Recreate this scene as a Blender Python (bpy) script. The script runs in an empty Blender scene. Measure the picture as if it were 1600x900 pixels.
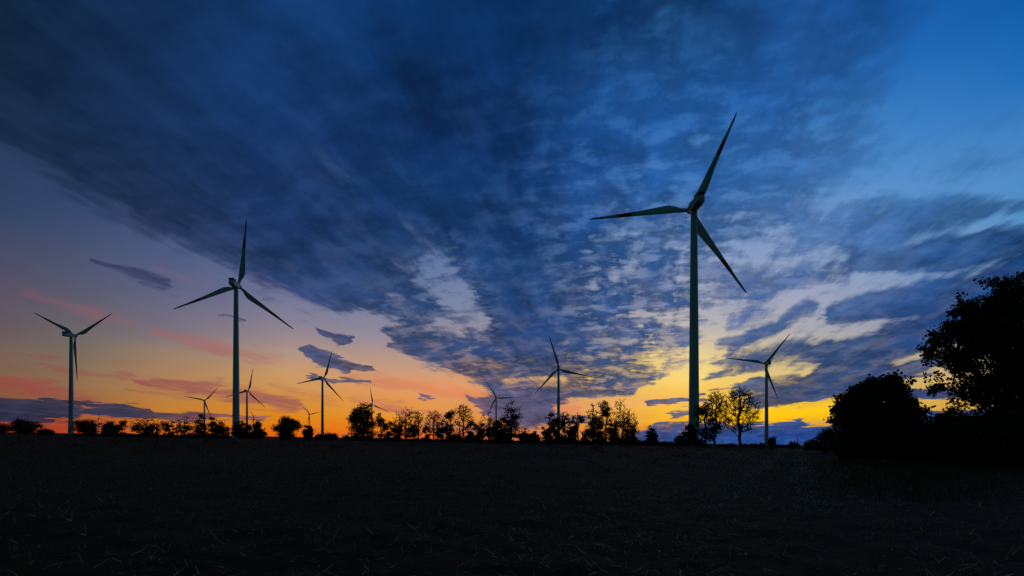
import bpy, math, random
from mathutils import Vector, Matrix, noise

# ------------------------------------------------------------------ basics
S = bpy.context.scene
COL = S.collection
R = math.radians
F = 889.0            # focal length in photograph pixels (1600 wide)
YH = 688.0           # row of the level line
EYE = 1.6

def lin(c):
    c /= 255.0
    return c / 12.92 if c <= 0.04045 else ((c + 0.055) / 1.055) ** 2.4
def rgb(t): return (lin(t[0]), lin(t[1]), lin(t[2]), 1.0)

def terrain(x, y):
    """gently tilted field with a low crest some 105 m ahead"""
    d = math.hypot(x, y)
    z = -0.0172 * x
    if abs(x) > 1500: z = -0.0172 * math.copysign(1500 + (abs(x) - 1500) * 0.9, x)
    if y > 0:
        z += 0.95 * math.exp(-((y - 105) / 48.0) ** 2) - 0.95 * math.exp(-(105 / 48.0) ** 2)
    else:
        z += -0.0
    n = noise.noise(Vector((x * 0.02, y * 0.02, 3.1)))
    z += 0.16 * n * min(1, d / 30)
    n = noise.noise(Vector((x * 0.13, y * 0.13, 7.7)))
    z += 0.05 * n
    return z
Z0 = terrain(0, 0)
CAMZ = Z0 + EYE

def px2x(px, Y): return (px - 800.0) / F * Y
def px2z(py, Y): return CAMZ + (YH - py) / F * Y

# ------------------------------------------------------------------ object helpers
def tag(o, label=None, cat=None, group=None, kind=None):
    if label: o['label'] = label
    if cat: o['category'] = cat
    if group: o['group'] = group
    if kind: o['kind'] = kind
    return o

def empty(name, loc, label, cat, group=None, rz=0.0):
    o = bpy.data.objects.new(name, None)
    o.empty_display_size = 0.5
    COL.objects.link(o)
    o.location = loc
    o.rotation_euler = (0, 0, rz)
    return tag(o, label, cat, group)

class MB:
    """collects faces and builds ONE mesh object"""
    def __init__(self): self.v, self.f, self.m = [], [], []
    def quad(self, a, b, c, d, m=0):
        i = len(self.v); self.v += [a, b, c, d]; self.f.append((i, i+1, i+2, i+3)); self.m.append(m)
    def tri(self, a, b, c, m=0):
        i = len(self.v); self.v += [a, b, c]; self.f.append((i, i+1, i+2)); self.m.append(m)
    def rings(self, rings, m=0, cap0=True, cap1=True, mats=None):
        n = len(rings[0]); base = len(self.v)
        for r in rings: self.v += [tuple(p) for p in r]
        for k in range(len(rings) - 1):
            for j in range(n):
                a = base + k*n + j; b = base + k*n + (j+1) % n
                self.f.append((a, b, b + n, a + n)); self.m.append(mats[k] if mats else m)
        if cap0: self.f.append(tuple(base + j for j in reversed(range(n)))); self.m.append(mats[0] if mats else m)
        if cap1:
            e = base + (len(rings)-1)*n
            self.f.append(tuple(e + j for j in range(n))); self.m.append(mats[-1] if mats else m)
    def lathe(self, prof, n=24, axis='Z', m=0):
        rs = []
        for r, h in prof:
            ring = []
            for j in range(n):
                a = 2*math.pi*j/n
                if axis == 'Z': ring.append((r*math.cos(a), r*math.sin(a), h))
                else: ring.append((r*math.cos(a), h, -r*math.sin(a)))
            rs.append(ring)
        self.rings(rs, m)
    def tube(self, p, q, r0, r1, n=4, m=0, cap=False):
        p, q = Vector(p), Vector(q)
        d = q - p
        if d.length < 1e-6: return
        d.normalize()
        u = d.cross(Vector((0.31, 0.77, 0.13)))
        if u.length < 1e-3: u = d.cross(Vector((1, 0, 0)))
        u.normalize(); w = d.cross(u)
        A, B = [], []
        for j in range(n):
            a = 2*math.pi*j/n
            e = u*math.cos(a) + w*math.sin(a)
            A.append(p + e*r0); B.append(q + e*r1)
        self.rings([A, B], m, cap, cap)
    def box(self, c, s, m=0, taper=1.0):
        x, y, z = c; a, b, h = s[0]/2, s[1]/2, s[2]/2
        lo = [(x-a, y-b, z-h), (x+a, y-b, z-h), (x+a, y+b, z-h), (x-a, y+b, z-h)]
        hi = [(x+(q[0]-x)*taper, y+(q[1]-y)*taper, z+h) for q in lo]
        self.rings([lo, hi], m)
    def mesh(self, name, mats, smooth=False):
        me = bpy.data.meshes.new(name)
        me.from_pydata(self.v, [], self.f)
        for mt in mats: me.materials.append(mt)
        if len(mats) > 1: me.polygons.foreach_set('material_index', self.m)
        if smooth: me.polygons.foreach_set('use_smooth', [True]*len(me.polygons))
        me.update()
        return me
    def build(self, name, mats, parent=None, smooth=False):
        if not isinstance(mats, (list, tuple)): mats = [mats]
        o = bpy.data.objects.new(name, self.mesh(name, mats, smooth))
        COL.objects.link(o)
        if parent: o.parent = parent
        return o

def copy_tree(o, parent=None):
    c = o.copy(); COL.objects.link(c)
    if parent: c.parent = parent
    for ch in list(o.children): copy_tree(ch, c)
    return c

# ------------------------------------------------------------------ materials
def material(name, c1, c2=None, scale=3.0, rough=0.8, detail=4, bump=0.0, spec=0.3, trans=0.0, stretch=None):
    m = bpy.data.materials.new(name); m.use_nodes = True
    nt = m.node_tree; b = nt.nodes['Principled BSDF']
    b.inputs['Roughness'].default_value = rough
    b.inputs['Specular IOR Level'].default_value = spec
    tc = nt.nodes.new('ShaderNodeTexCoord')
    mp = nt.nodes.new('ShaderNodeMapping')
    if stretch: mp.inputs['Scale'].default_value = stretch
    nt.links.new(tc.outputs['Object'], mp.inputs[0])
    nz = nt.nodes.new('ShaderNodeTexNoise'); nz.inputs['Scale'].default_value = scale; nz.inputs['Detail'].default_value = detail
    nt.links.new(mp.outputs[0], nz.inputs['Vector'])
    cr = nt.nodes.new('ShaderNodeValToRGB')
    cr.color_ramp.elements[0].position = 0.3; cr.color_ramp.elements[1].position = 0.7
    cr.color_ramp.elements[0].color = (*c1, 1); cr.color_ramp.elements[1].color = (*(c2 or c1), 1)
    nt.links.new(nz.outputs['Fac'], cr.inputs[0]); nt.links.new(cr.outputs[0], b.inputs['Base Color'])
    if bump:
        bp = nt.nodes.new('ShaderNodeBump'); bp.inputs['Strength'].default_value = bump; bp.inputs['Distance'].default_value = 0.1
        nt.links.new(nz.outputs['Fac'], bp.inputs['Height']); nt.links.new(bp.outputs[0], b.inputs['Normal'])
    if trans:
        out = [n for n in nt.nodes if n.type == 'OUTPUT_MATERIAL'][0]
        tr = nt.nodes.new('ShaderNodeBsdfTranslucent'); nt.links.new(cr.outputs[0], tr.inputs[0])
        mx = nt.nodes.new('ShaderNodeMixShader'); mx.inputs[0].default_value = trans
        nt.links.new(b.outputs[0], mx.inputs[1]); nt.links.new(tr.outputs[0], mx.inputs[2])
        nt.links.new(mx.outputs[0], out.inputs[0])
    return m

M_WHITE = material('turbine_paint', (0.43, 0.58, 0.56), (0.52, 0.66, 0.64), 0.35, 0.45, 5, stretch=(1, 1, 0.15))
M_RED = material('red_band_paint', (0.22, 0.022, 0.018), (0.27, 0.03, 0.024), 0.8, 0.5)
M_DARKMETAL = material('dark_louvre', (0.035, 0.038, 0.04), (0.06, 0.06, 0.065), 2.0, 0.6)
M_LAMP = material('beacon_glass', (0.30, 0.03, 0.02), (0.34, 0.04, 0.03), 2.0, 0.2)
M_CONCRETE = material('concrete', (0.26, 0.25, 0.23), (0.34, 0.33, 0.31), 1.2, 0.9, bump=0.2)
M_BARK = material('bark', (0.045, 0.035, 0.028), (0.085, 0.068, 0.052), 4.0, 0.95, bump=0.5, stretch=(3, 3, 0.6))
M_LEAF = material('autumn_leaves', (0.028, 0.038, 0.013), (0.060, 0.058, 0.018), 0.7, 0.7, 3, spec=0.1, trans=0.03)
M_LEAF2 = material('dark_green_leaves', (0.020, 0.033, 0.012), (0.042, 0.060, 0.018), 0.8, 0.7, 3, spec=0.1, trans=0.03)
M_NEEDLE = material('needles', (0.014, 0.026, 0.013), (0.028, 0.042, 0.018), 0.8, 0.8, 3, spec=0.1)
M_WOOD = material('weathered_wood', (0.09, 0.075, 0.06), (0.14, 0.12, 0.10), 3.0, 0.9, stretch=(3, 3, 0.4))
M_CERAMIC = material('ceramic', (0.25, 0.16, 0.10), (0.3, 0.2, 0.13), 3.0, 0.3)

# ------------------------------------------------------------------ SKY (world): node expression helpers
W = bpy.data.worlds.new('World'); S.world = W; W.use_nodes = True
NT = W.node_tree
for n in list(NT.nodes): NT.nodes.remove(n)

class X:
    def __init__(self, s): self.s = s
    def __add__(a, b): return mth('ADD', a, b)
    def __radd__(a, b): return mth('ADD', b, a)
    def __sub__(a, b): return mth('SUBTRACT', a, b)
    def __rsub__(a, b): return mth('SUBTRACT', b, a)
    def __mul__(a, b): return mth('MULTIPLY', a, b)
    def __rmul__(a, b): return mth('MULTIPLY', b, a)
    def __truediv__(a, b): return mth('DIVIDE', a, b)
def put(sock, v):
    if isinstance(v, X): NT.links.new(v.s, sock)
    else: sock.default_value = v
def mth(op, a, b=None, c=None, clamp=False):
    n = NT.nodes.new('ShaderNodeMath'); n.operation = op; n.use_clamp = clamp
    put(n.inputs[0], a)
    if b is not None: put(n.inputs[1], b)
    if c is not None: put(n.inputs[2], c)
    return X(n.outputs[0])
def vmt(op, a, b=None, scale=None):
    n = NT.nodes.new('ShaderNodeVectorMath'); n.operation = op
    put(n.inputs[0], a)
    if b is not None: put(n.inputs[1], b)
    if scale is not None: put(n.inputs['Scale'], scale)
    return X(n.outputs['Value'] if op in ('DOT_PRODUCT', 'LENGTH', 'DISTANCE') else n.outputs['Vector'])
def comb(x, y, z=0.0):
    n = NT.nodes.new('ShaderNodeCombineXYZ')
    for i, v in enumerate((x, y, z)): put(n.inputs[i], v)
    return X(n.outputs[0])
def smooth(v, a, b, lo=0.0, hi=1.0, kind='SMOOTHSTEP'):
    n = NT.nodes.new('ShaderNodeMapRange'); n.interpolation_type = kind; n.clamp = True
    put(n.inputs[0], v); put(n.inputs[1], a); put(n.inputs[2], b); put(n.inputs[3], lo); put(n.inputs[4], hi)
    return X(n.outputs[0])
def nz(vec, scale, detail=5.0, rough=0.55, lac=2.0, color=False):
    n = NT.nodes.new('ShaderNodeTexNoise'); n.noise_dimensions = '3D'
    put(n.inputs['Vector'], vec); n.inputs['Scale'].default_value = scale
    n.inputs['Detail'].default_value = detail; n.inputs['Roughness'].default_value = rough; n.inputs['Lacunarity'].default_value = lac
    return X(n.outputs['Color' if color else 'Fac'])
def mix(f, a, b, blend='MIX'):
    n = NT.nodes.new('ShaderNodeMix'); n.data_type = 'RGBA'; n.blend_type = blend
    put(n.inputs[0], f); put(n.inputs[6], a); put(n.inputs[7], b)
    return X(n.outputs[2])

geo = NT.nodes.new('ShaderNodeTexCoord')
DIR = vmt('NORMALIZE', X(geo.outputs['Generated']))
sep = NT.nodes.new('ShaderNodeSeparateXYZ'); NT.links.new(DIR.s, sep.inputs[0])
DX, DY, DZ = X(sep.outputs[0]), X(sep.outputs[1]), X(sep.outputs[2])
AZ = mth('ARCTAN2', DX, DY) * (180/math.pi)          # 0 = the way the camera faces, + to the right
EL = mth('ARCSINE', DZ) * (180/math.pi)
POL = comb(AZ, EL)

# flat cloud sheet seen in perspective: coordinates on a plane one unit overhead, its streets run towards azimuth +12
VPA = R(12)
H = mth('MAXIMUM', DZ, 0.0) + 0.085
ACR = (DX * math.cos(VPA) - DY * math.sin(VPA)) / H     # across the streets
ALO = (DX * math.sin(VPA) + DY * math.cos(VPA)) / H     # along the streets
PL = comb(ACR, ALO)
PLS = comb(ACR, ALO * 0.28, 5.0)                        # drawn out along the streets

def angs(px, py):
    u, v = (px - 800) / F, (YH - py) / F
    return math.degrees(math.atan(u)), math.degrees(math.atan(v / math.hypot(1, u)))
def rdeg(px, r):
    u = (px - 800) / F
    return math.degrees(r / F) / (1 + u*u) ** 0.75

# colours of sky and cloud by bearing and height -----------------------------------------------
def column_sky(cols):
    out = None; prev = None
    for px, stops in cols:
        n = NT.nodes.new('ShaderNodeValToRGB'); cr = n.color_ramp; cr.interpolation = 'EASE' if False else 'LINEAR'
        pts = sorted((max(0.0, min(1.0, (angs(px, y)[1] + 2) / 42.0)), c) for y, c in stops)
        while len(cr.elements) > 1: cr.elements.remove(cr.elements[-1])
        cr.elements[0].position = pts[0][0]; cr.elements[0].color = rgb(pts[0][1])
        for p, c in pts[1:]:
            e = cr.elements.new(p); e.color = rgb(c)
        put(n.inputs[0], RAMP)
        c = X(n.outputs[0]); a = angs(px, 600)[0]
        out = c if out is None else mix(smooth(AZW, prev, a, kind='LINEAR'), out, c)
        prev = a
    return out

wob = nz(PL, 0.9, 3, 0.5, color=True)
wv = vmt('SUBTRACT', wob, (0.5, 0.5, 0.5))
ws = NT.nodes.new('ShaderNodeSeparateXYZ'); NT.links.new(wv.s, ws.inputs[0])
AZW = AZ + X(ws.outputs[0]) * 5.0
RAMP = (EL + X(ws.outputs[1]) * 1.2 + 2.0) / 42.0

CLEAR = column_sky([
 (0,    [(0,(20,42,74)),(225,(40,58,94)),(330,(48,66,100)),(400,(72,74,98)),(450,(84,78,98)),(500,(98,86,95)),(550,(116,96,86)),(600,(132,92,66)),(640,(138,78,56)),(662,(138,58,46)),(680,(158,52,34))]),
 (120,  [(0,(20,46,82)),(250,(44,62,98)),(330,(52,70,108)),(420,(76,82,108)),(480,(96,92,106)),(530,(112,104,100)),(580,(132,108,86)),(615,(148,102,64)),(650,(160,86,48)),(668,(176,72,38)),(682,(196,60,28))]),
 (260,  [(0,(22,56,100)),(250,(48,70,112)),(330,(62,82,124)),(400,(78,91,128)),(450,(94,98,130)),(510,(118,110,124)),(550,(148,124,108)),(600,(176,128,82)),(640,(192,126,48)),(665,(208,116,30)),(684,(220,92,26))]),
 (450,  [(0,(24,64,116)),(300,(58,88,136)),(400,(86,102,146)),(450,(106,113,148)),(500,(132,126,146)),(550,(176,146,130)),(585,(202,152,100)),(620,(212,144,62)),(650,(222,134,28)),(672,(226,112,14)),(690,(232,84,20))]),
 (650,  [(0,(24,72,128)),(300,(66,104,160)),(420,(98,117,158)),(480,(122,132,164)),(530,(150,141,154)),(565,(190,152,130)),(600,(222,154,106)),(630,(226,150,78)),(650,(232,156,50)),(672,(232,118,30)),(690,(226,88,34))]),
 (830,  [(0,(30,84,142)),(300,(72,116,174)),(400,(94,128,172)),(480,(124,138,164)),(550,(172,152,136)),(600,(212,162,106)),(640,(214,140,100)),(660,(222,140,72)),(690,(206,118,80))]),
 (1050, [(0,(34,92,152)),(100,(46,108,174)),(200,(64,122,188)),(300,(88,136,194)),(400,(138,158,196)),(470,(166,168,186)),(520,(196,186,176)),(555,(236,208,144)),(590,(253,214,108)),(612,(248,196,88)),(632,(246,184,96)),(650,(255,196,14)),(668,(240,150,18)),(690,(200,120,40))]),
 (1220, [(0,(34,92,158)),(100,(40,108,182)),(200,(62,128,194)),(300,(92,140,194)),(390,(134,156,196)),(460,(160,166,188)),(520,(178,174,174)),(555,(202,186,150)),(590,(228,196,116)),(612,(242,198,84)),(630,(248,198,42)),(655,(250,190,20)),(690,(190,120,50))]),
 (1400, [(0,(22,90,166)),(100,(34,106,184)),(220,(66,132,198)),(320,(96,148,204)),(400,(128,156,194)),(470,(140,154,184)),(530,(164,162,170)),(575,(196,174,134)),(610,(212,172,90)),(650,(222,168,52)),(690,(150,110,70))]),
 (1600, [(0,(16,92,168)),(120,(30,108,182)),(250,(72,136,198)),(320,(80,142,198)),(400,(100,146,194)),(500,(150,156,174)),(560,(198,178,128)),(610,(216,174,84)),(690,(150,110,70))]),
])
CLOUD = column_sky([
 (0,    [(0,(17,37,62)),(200,(25,43,72)),(300,(34,50,84)),(560,(52,50,68)),(620,(52,50,72)),(650,(44,50,78)),(690,(80,50,60))]),
 (200,  [(0,(19,46,84)),(200,(20,44,80)),(300,(28,46,80)),(420,(56,60,92)),(600,(60,56,76)),(650,(52,54,80)),(690,(90,52,50))]),
 (420,  [(0,(19,56,106)),(200,(20,52,102)),(330,(26,54,102)),(430,(36,60,106)),(520,(70,76,114)),(570,(84,84,118)),(600,(100,90,110)),(640,(150,92,92)),(690,(160,90,60))]),
 (640,  [(0,(10,50,100)),(200,(12,48,98)),(330,(20,56,106)),(430,(34,66,112)),(500,(42,68,112)),(560,(66,80,120)),(610,(110,98,120)),(660,(150,98,90)),(690,(170,90,60))]),
 (800,  [(0,(6,44,90)),(200,(8,46,96)),(300,(14,54,108)),(400,(20,60,112)),(500,(28,62,112)),(560,(42,68,114)),(610,(66,76,116)),(650,(92,86,120)),(690,(104,82,108))]),
 (950,  [(0,(14,58,112)),(150,(26,76,138)),(300,(26,72,134)),(400,(36,80,138)),(500,(42,76,130)),(560,(52,76,122)),(610,(66,78,116)),(650,(86,86,118)),(675,(72,84,124)),(692,(52,82,134))]),
 (1100, [(0,(20,66,122)),(150,(30,84,150)),(300,(42,92,154)),(400,(58,98,152)),(500,(66,92,140)),(560,(78,94,136)),(610,(92,94,120)),(640,(100,96,112)),(662,(62,84,128)),(680,(36,78,144)),(695,(38,80,148))]),
 (1280, [(0,(26,74,136)),(150,(38,92,160)),(300,(62,108,168)),(400,(70,104,158)),(480,(60,88,138)),(540,(52,80,126)),(590,(46,72,118)),(630,(40,70,118)),(660,(32,70,132)),(680,(26,70,144)),(700,(26,76,152))]),
 (1450, [(0,(22,84,154)),(250,(58,112,174)),(320,(58,106,164)),(400,(44,86,144)),(500,(33,70,127)),(560,(35,67,117)),(600,(46,72,116)),(650,(34,70,128)),(700,(28,76,146))]),
 (1600, [(0,(20,84,150)),(300,(52,102,158)),(370,(28,74,134)),(450,(24,66,126)),(600,(40,70,120)),(700,(28,76,146))]),
])
PINK = column_sky([
 (0,   [(380,(84,74,92)),(450,(104,80,94)),(540,(124,84,84)),(580,(146,76,66)),(620,(142,72,62)),(680,(160,60,44))]),
 (250, [(380,(98,94,130)),(470,(120,96,112)),(530,(150,104,104)),(590,(150,86,80)),(620,(158,92,78)),(660,(186,92,50))]),
 (450, [(480,(142,118,132)),(540,(176,128,122)),(600,(172,112,92)),(630,(156,94,86)),(660,(190,110,50))]),
 (700, [(500,(140,124,146)),(560,(186,142,132)),(590,(232,146,100)),(620,(226,134,86)),(650,(196,120,92)),(690,(214,110,60))]),
 (900, [(500,(150,140,160)),(600,(212,150,112)),(630,(226,142,92)),(660,(214,132,96)),(690,(200,120,90))]),
 (1100,[(500,(190,180,190)),(560,(250,222,150)),(600,(255,222,110)),(640,(255,206,24)),(660,(255,190,8)),(690,(220,150,60))]),
])

# warped polar coordinates for the cloud outlines
w1 = vmt('SUBTRACT', nz(PL, 2.2, 4, 0.6, color=True), (0.5, 0.5, 0.5))
w2 = vmt('SUBTRACT', nz(PLS, 3.0, 4, 0.62, color=True), (0.5, 0.5, 0.5))
WS = smooth(EL, 0.0, 25.0, 0.35, 1.0, 'LINEAR')
wsum = vmt('ADD', vmt('MULTIPLY', w1, (9.0, 3.6, 0.0)), vmt('MULTIPLY', w2, (7.0, 2.6, 0.0)))
WPOL = vmt('ADD', POL, vmt('SCALE', wsum, scale=WS))
WSOFT = vmt('ADD', POL, vmt('SCALE', wsum, scale=WS * 0.45))

def capsule(P, x0, y0, r0, x1, y1, r1, soft=0.5, w=1.0):
    a = Vector((*angs(x0, y0), 0)); b = Vector((*angs(x1, y1), 0))
    R0, R1 = rdeg(x0, r0), rdeg(x1, r1)
    ba = b - a; L2 = max(ba.length_squared, 1e-6)
    d = vmt('SUBTRACT', P, tuple(a))
    k = ba / L2
    t = mth('MINIMUM', mth('MAXIMUM', vmt('DOT_PRODUCT', d, tuple(k)), 0.0), 1.0)
    off = vmt('SUBTRACT', d, vmt('SCALE', tuple(ba), scale=t))
    q = vmt('LENGTH', off) / mth('MULTIPLY_ADD', t, R1 - R0, R0)
    return smooth(q, 1 + soft, max(0.0, 1 - soft), 0.0, w)
def field(P, strokes):
    inv = None
    for s in strokes:
        c = capsule(P, *s)
        o = 1.0 - c
        inv = o if inv is None else inv * o
    return 1.0 - inv
def cut(f, P, strokes):
    for s in strokes: f = f * (1.0 - capsule(P, *s))
    return f

# x0,y0,r0, x1,y1,r1, softness, weight   (bearing/height of each cloud bank, written as rows/columns of the photograph)
BANKS = [
 (-200,-60,210, 420,60,250, .45, 1.0), (420,0,260, 900,60,260, .4, 1.0),        # overhead deck, left and middle
 (120,180,70, 420,330,90, .75, 1.0), (330,300,75, 560,420,60, .7, 1.0), (520,420,45, 760,520,50, .5, .95),   # left arm
 (620,528,18, 800,580,40, .5, .98), (560,160,140, 720,330,110, .4, 1.0), (720,300,110, 830,560,78, .35, 1.0),  # inner arm
 (850,300,120, 900,520,80, .5, .9), (960,250,140, 990,480,100, .6, .80), (900,560,40, 990,595,28, .6, .92),  # rippled field
 (860,618,14, 985,600,16, .5, .95), (1000,500,70, 960,580,40, .7, .70),
 (1060,60,150, 1260,20,170, .8, .80), (1120,220,120, 1260,160,90, .9, .60), (1110,330,90, 1230,290,70, .9, .58),
 (1060,400,80, 1150,440,50, .9, .55),
 (1640,314,16, 1340,352,30, .8, .70), (2000,350,80, 1340,404,15, .6, .97), (1300,120,110, 1500,250,100, 1., .38), (1180,330,70, 1290,385,50, 1., .42), (1640,470,55, 1480,490,22, .7, .95),
 (1560,440,32, 1310,492,18, .7, .92), (1500,505,28, 1300,560,26, .7, .90), (1330,545,16, 1130,565,14, .9, .62),
 (1260,480,16, 1130,545,11, .9, .58), (1320,420,14, 1180,450,16, .9, .52), (1400,330,26, 1290,420,14, .9, .5),
 (1150,500,70, 1420,470,90, 1., .20), (1250,560,30, 1420,540,40, 1., .40),
 (1360,585,24, 1190,625,16, .5, .98), (1480,560,12, 1330,600,14, .6, .8), (1500,618,11, 1380,612,8, .6, .85), (1200,600,10, 1150,618,7, .7, .6),
 (2300,640,40, 1350,668,22, .35, 1.0), (1900,690,60, 1010,702,30, .3, 1.0), (1250,668,9, 1090,664,7, .7, .75),
 (1095,625,5, 1010,629,6, .45, .95), (1085,660,8, 1020,668,6, .7, .7), (1110,640,4, 1050,648,4, .8, .6),
 (1190,570,12, 1080,598,3, .8, .6), (1250,590,8, 1110,612,3, .8, .55),
 (770,628,12, 835,640,26, .6, .85), (740,625,8, 800,660,14, .7, .7), (820,656,12, 930,655,8, .7, .62), (640,662,7, 760,668,12, .8, .5),
 (150,404,6, 265,442,13, .9, .6), (340,492,4, 365,497,4, .8, .5),
 (495,512,5, 540,528,8, .6, .95), (480,552,8, 575,576,5, .7, .95), (500,566,9, 545,574,8, .7, .95), (490,590,4, 585,595,5, .7, .9), (655,621,2.5, 670,622,2.5, .5, .8),
 (-60,634,22, 110,644,14, .5, .95), (90,640,8, 300,652,9, .5, .95), (60,624,4, 240,637,4, .7, .8), (280,650,6, 420,656,2.5, .7, .8),
 (-60,650,9, 80,654,6, .6, .9), (90,660,2, 110,661,2.5, .7, .4), (490,676,4, 560,681,3, .7, .45),
]
LIGHTS = [   # brighter, thinner lanes between the banks
 (510,235,10, 640,345,12, 1., .22), (630,340,14, 705,440,26, 1., .28), (692,432,34, 752,505,14, .9, .36), (610,465,18, 740,530,14, 1., .26),
 (400,250,60, 560,330,40, 1., .16), (380,110,50, 520,225,36, 1., .16), (600,20,20, 640,60,16, 1., .14),
 (880,140,34, 900,150,28, 1., .22), (985,125,40, 1010,130,30, 1., .22), (1060,160,46, 1130,80,36, 1., .14),
 (1080,600,20, 1000,612,8, .7, .85), (880,590,10, 800,598,12, .9, .45),
 (1000,625,10, 900,634,12, .8, .5),
]
RIPPLED = [  # where the deck breaks up into small cells
 (960,150,120, 960,330,130, 1., .45), (965,330,105, 985,470,95, .9, .75), (985,480,90, 945,590,55, .8, .95), (1060,440,80, 1080,330,80, 1., .9),
 (690,470,60, 740,520,40, .9, .7), (600,500,40, 800,590,30, .8, .55), (1150,340,90, 1260,400,60, 1., .6), (690,420,40, 750,500,24, .9, .8), (1120,180,110, 1330,200,110, 1., .6),
]
PINKS = [
 (215,598,5, 330,606,12, .8, .85), (300,605,10, 460,634,13, .7, .9), (200,612,4, 300,622,6, .8, .5),
 (-40,590,14, 60,606,14, .9, .95), (50,604,9, 160,630,9, .9, .75), (60,574,4, 200,592,6, .8, .6),
 (30,455,8, 130,490,14, 1., .6), (120,480,10, 200,500,9, 1., .5), (240,520,10, 350,545,12, 1., .75), (340,545,8, 420,560,10, 1., .6), (20,545,4, 90,560,6, 1., .6),
 (560,592,10, 760,622,12, 1., .85), (620,640,8, 700,650,8, 1., .7), (560,625,8, 640,640,8, 1., .55), (840,636,7, 900,640,9, 1., .8), (430,602,6, 520,628,9, 1., .45),
 (600,535,7, 680,548,7, 1., .5), (250,420,10, 330,445,12, 1., .45), (400,440,9, 470,456,8, 1., .4),
 (1000,600,14, 1090,575,20, 1., .5), (960,655,14, 1050,645,10, .8, .95), (1060,672,3, 1200,652,6, .8, .7), (1190,652,10, 1320,640,10, .8, .9),
]
RW = vmt('ADD', PL, vmt('SCALE', vmt('SUBTRACT', nz(PL, 4.0, 3, 0.5, color=True), (0.5, 0.5, 0.5)), scale=0.22))
rws = NT.nodes.new('ShaderNodeSeparateXYZ'); NT.links.new(RW.s, rws.inputs[0])
RA, RL = X(rws.outputs[0]), X(rws.outputs[1])
SA, SL = RA * 0.25 + ACR * 0.75, RL * 0.25 + ALO * 0.75   # straighter version for the streaks
H3 = (mth('MAXIMUM', DZ, 0.0) + 0.085) / (mth('MAXIMUM', DZ, 0.0) + 0.05)
ripple = nz(comb(RA * H3 * 0.75, RL * H3), 8.0, 4, 0.55)
ripple2 = nz(comb(RA, RL, 9.0), 2.6, 6, 0.6)
streak = nz(comb(SA * 1.6, SL * 0.24, 2.0), 4.2, 7, 0.64)
H2 = mth('MAXIMUM', DZ, 0.0) + 0.34                     # rounder puffs high up, where the sheet is thicker
MA, ML = (DX * math.cos(VPA) - DY * math.sin(VPA)) / H2, (DX * math.sin(VPA) + DY * math.cos(VPA)) / H2
mott = nz(vmt('ADD', comb(MA, ML * 1.45, 7.0), vmt('SCALE', wsum, scale=0.010)), 13.0, 7, 0.60) - 0.5
puff = smooth(mott, -0.03, 0.15)
mott2 = nz(comb(MA, ML * 1.3, 21.0), 4.2, 3, 0.5) - 0.5
strk = nz(comb(SA * 2.0, SL * 0.60, 31.0), 3.8, 7, 0.62)
wisp = smooth(strk + mott * 0.35, 0.43, 0.66) * smooth(EL, 1.5, 7.0)
RZ = field(WSOFT, RIPPLED)

D = cut(field(WPOL, BANKS), WSOFT, LIGHTS)
amp = smooth(EL, 1.0, 12.0, 0.6, 1.0, 'LINEAR')
shigh = smooth(EL, 18.0, 36.0, 1.0, 0.40, 'LINEAR')    # long streaks soften overhead
fine = (ripple2 - 0.5) * 1.0 + ((streak - 0.5) * 1.5 + (strk - 0.5) * 0.7) * shigh + (ripple - 0.5) * mth('MULTIPLY_ADD', RZ, 1.1, 0.2) + mott * mth('MULTIPLY_ADD', RZ, 1.2, 0.25) + mott2 * mth('MULTIPLY_ADD', RZ, 0.8, 0.5)
ALPHA = smooth(D + fine * amp - RZ * 0.16, 0.22, 0.74)
ALPHA = ALPHA * (1.0 - puff * mth('MULTIPLY_ADD', RZ, 0.46, 0.03)) * (1.0 - wisp * shigh * 0.14)
P_A = smooth(field(WPOL, PINKS) + (streak - 0.5) * 1.2 + (ripple - 0.5) * 0.4, 0.12, 1.0)

base = mix(P_A, CLEAR, PINK)
# body of the bank: darker cores, paler thin parts
big = nz(comb(RA, RL * 0.6, 12.0), 1.1, 4, 0.5)
inner = smooth((ripple2 - 0.5) * 1.0 + (ripple - 0.5) * mth('MULTIPLY_ADD', RZ, 0.8, 0.35) + (streak - 0.5) * 0.7 + (big - 0.5) * 0.5 + (streak - 0.5) * shigh * 0.9 + mott * mth('MULTIPLY_ADD', RZ, 0.9, 0.7) + mott2 * 1.3, -0.60, 0.60, 0.42, 1.58, 'LINEAR')
cloudc = vmt('SCALE', vmt('MULTIPLY', CLOUD, (0.80, 0.87, 0.89)), scale=inner)
front = mix(ALPHA * 0.995, base, cloudc)
tex = smooth((streak - 0.5) + (ripple2 - 0.5) * 0.5, -0.4, 0.4, 0.955, 1.045, 'LINEAR')
front = vmt('SCALE', front, scale=tex)

# the part of the sky behind the camera: deep blue dusk with broken cloud
bk = NT.nodes.new('ShaderNodeValToRGB'); e = bk.color_ramp.elements
e[0].position = 0.0; e[0].color = rgb((25, 58, 66)); e[1].position = 1.0; e[1].color = rgb((17, 49, 66))
put(bk.inputs[0], smooth(EL, 0.0, 60.0, kind='LINEAR'))
bcl = smooth(nz(comb(ACR, ALO, 4.0), 1.6, 5, 0.55), 0.4, 0.65)
back = mix(bcl * 0.5, X(bk.outputs[0]), rgb((17, 36, 44)))
CAZ = DY / mth('SQRT', mth('MAXIMUM', 1.0 - DZ * DZ, 1e-5))
SIDE = mth('MAXIMUM', smooth(CAZ, 0.71, 0.12), smooth(EL, 42.0, 65.0))
sky = mix(SIDE, front, back)
sky = mix(smooth(EL, -0.5, -6.0), sky, rgb((14, 16, 18)))

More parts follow.
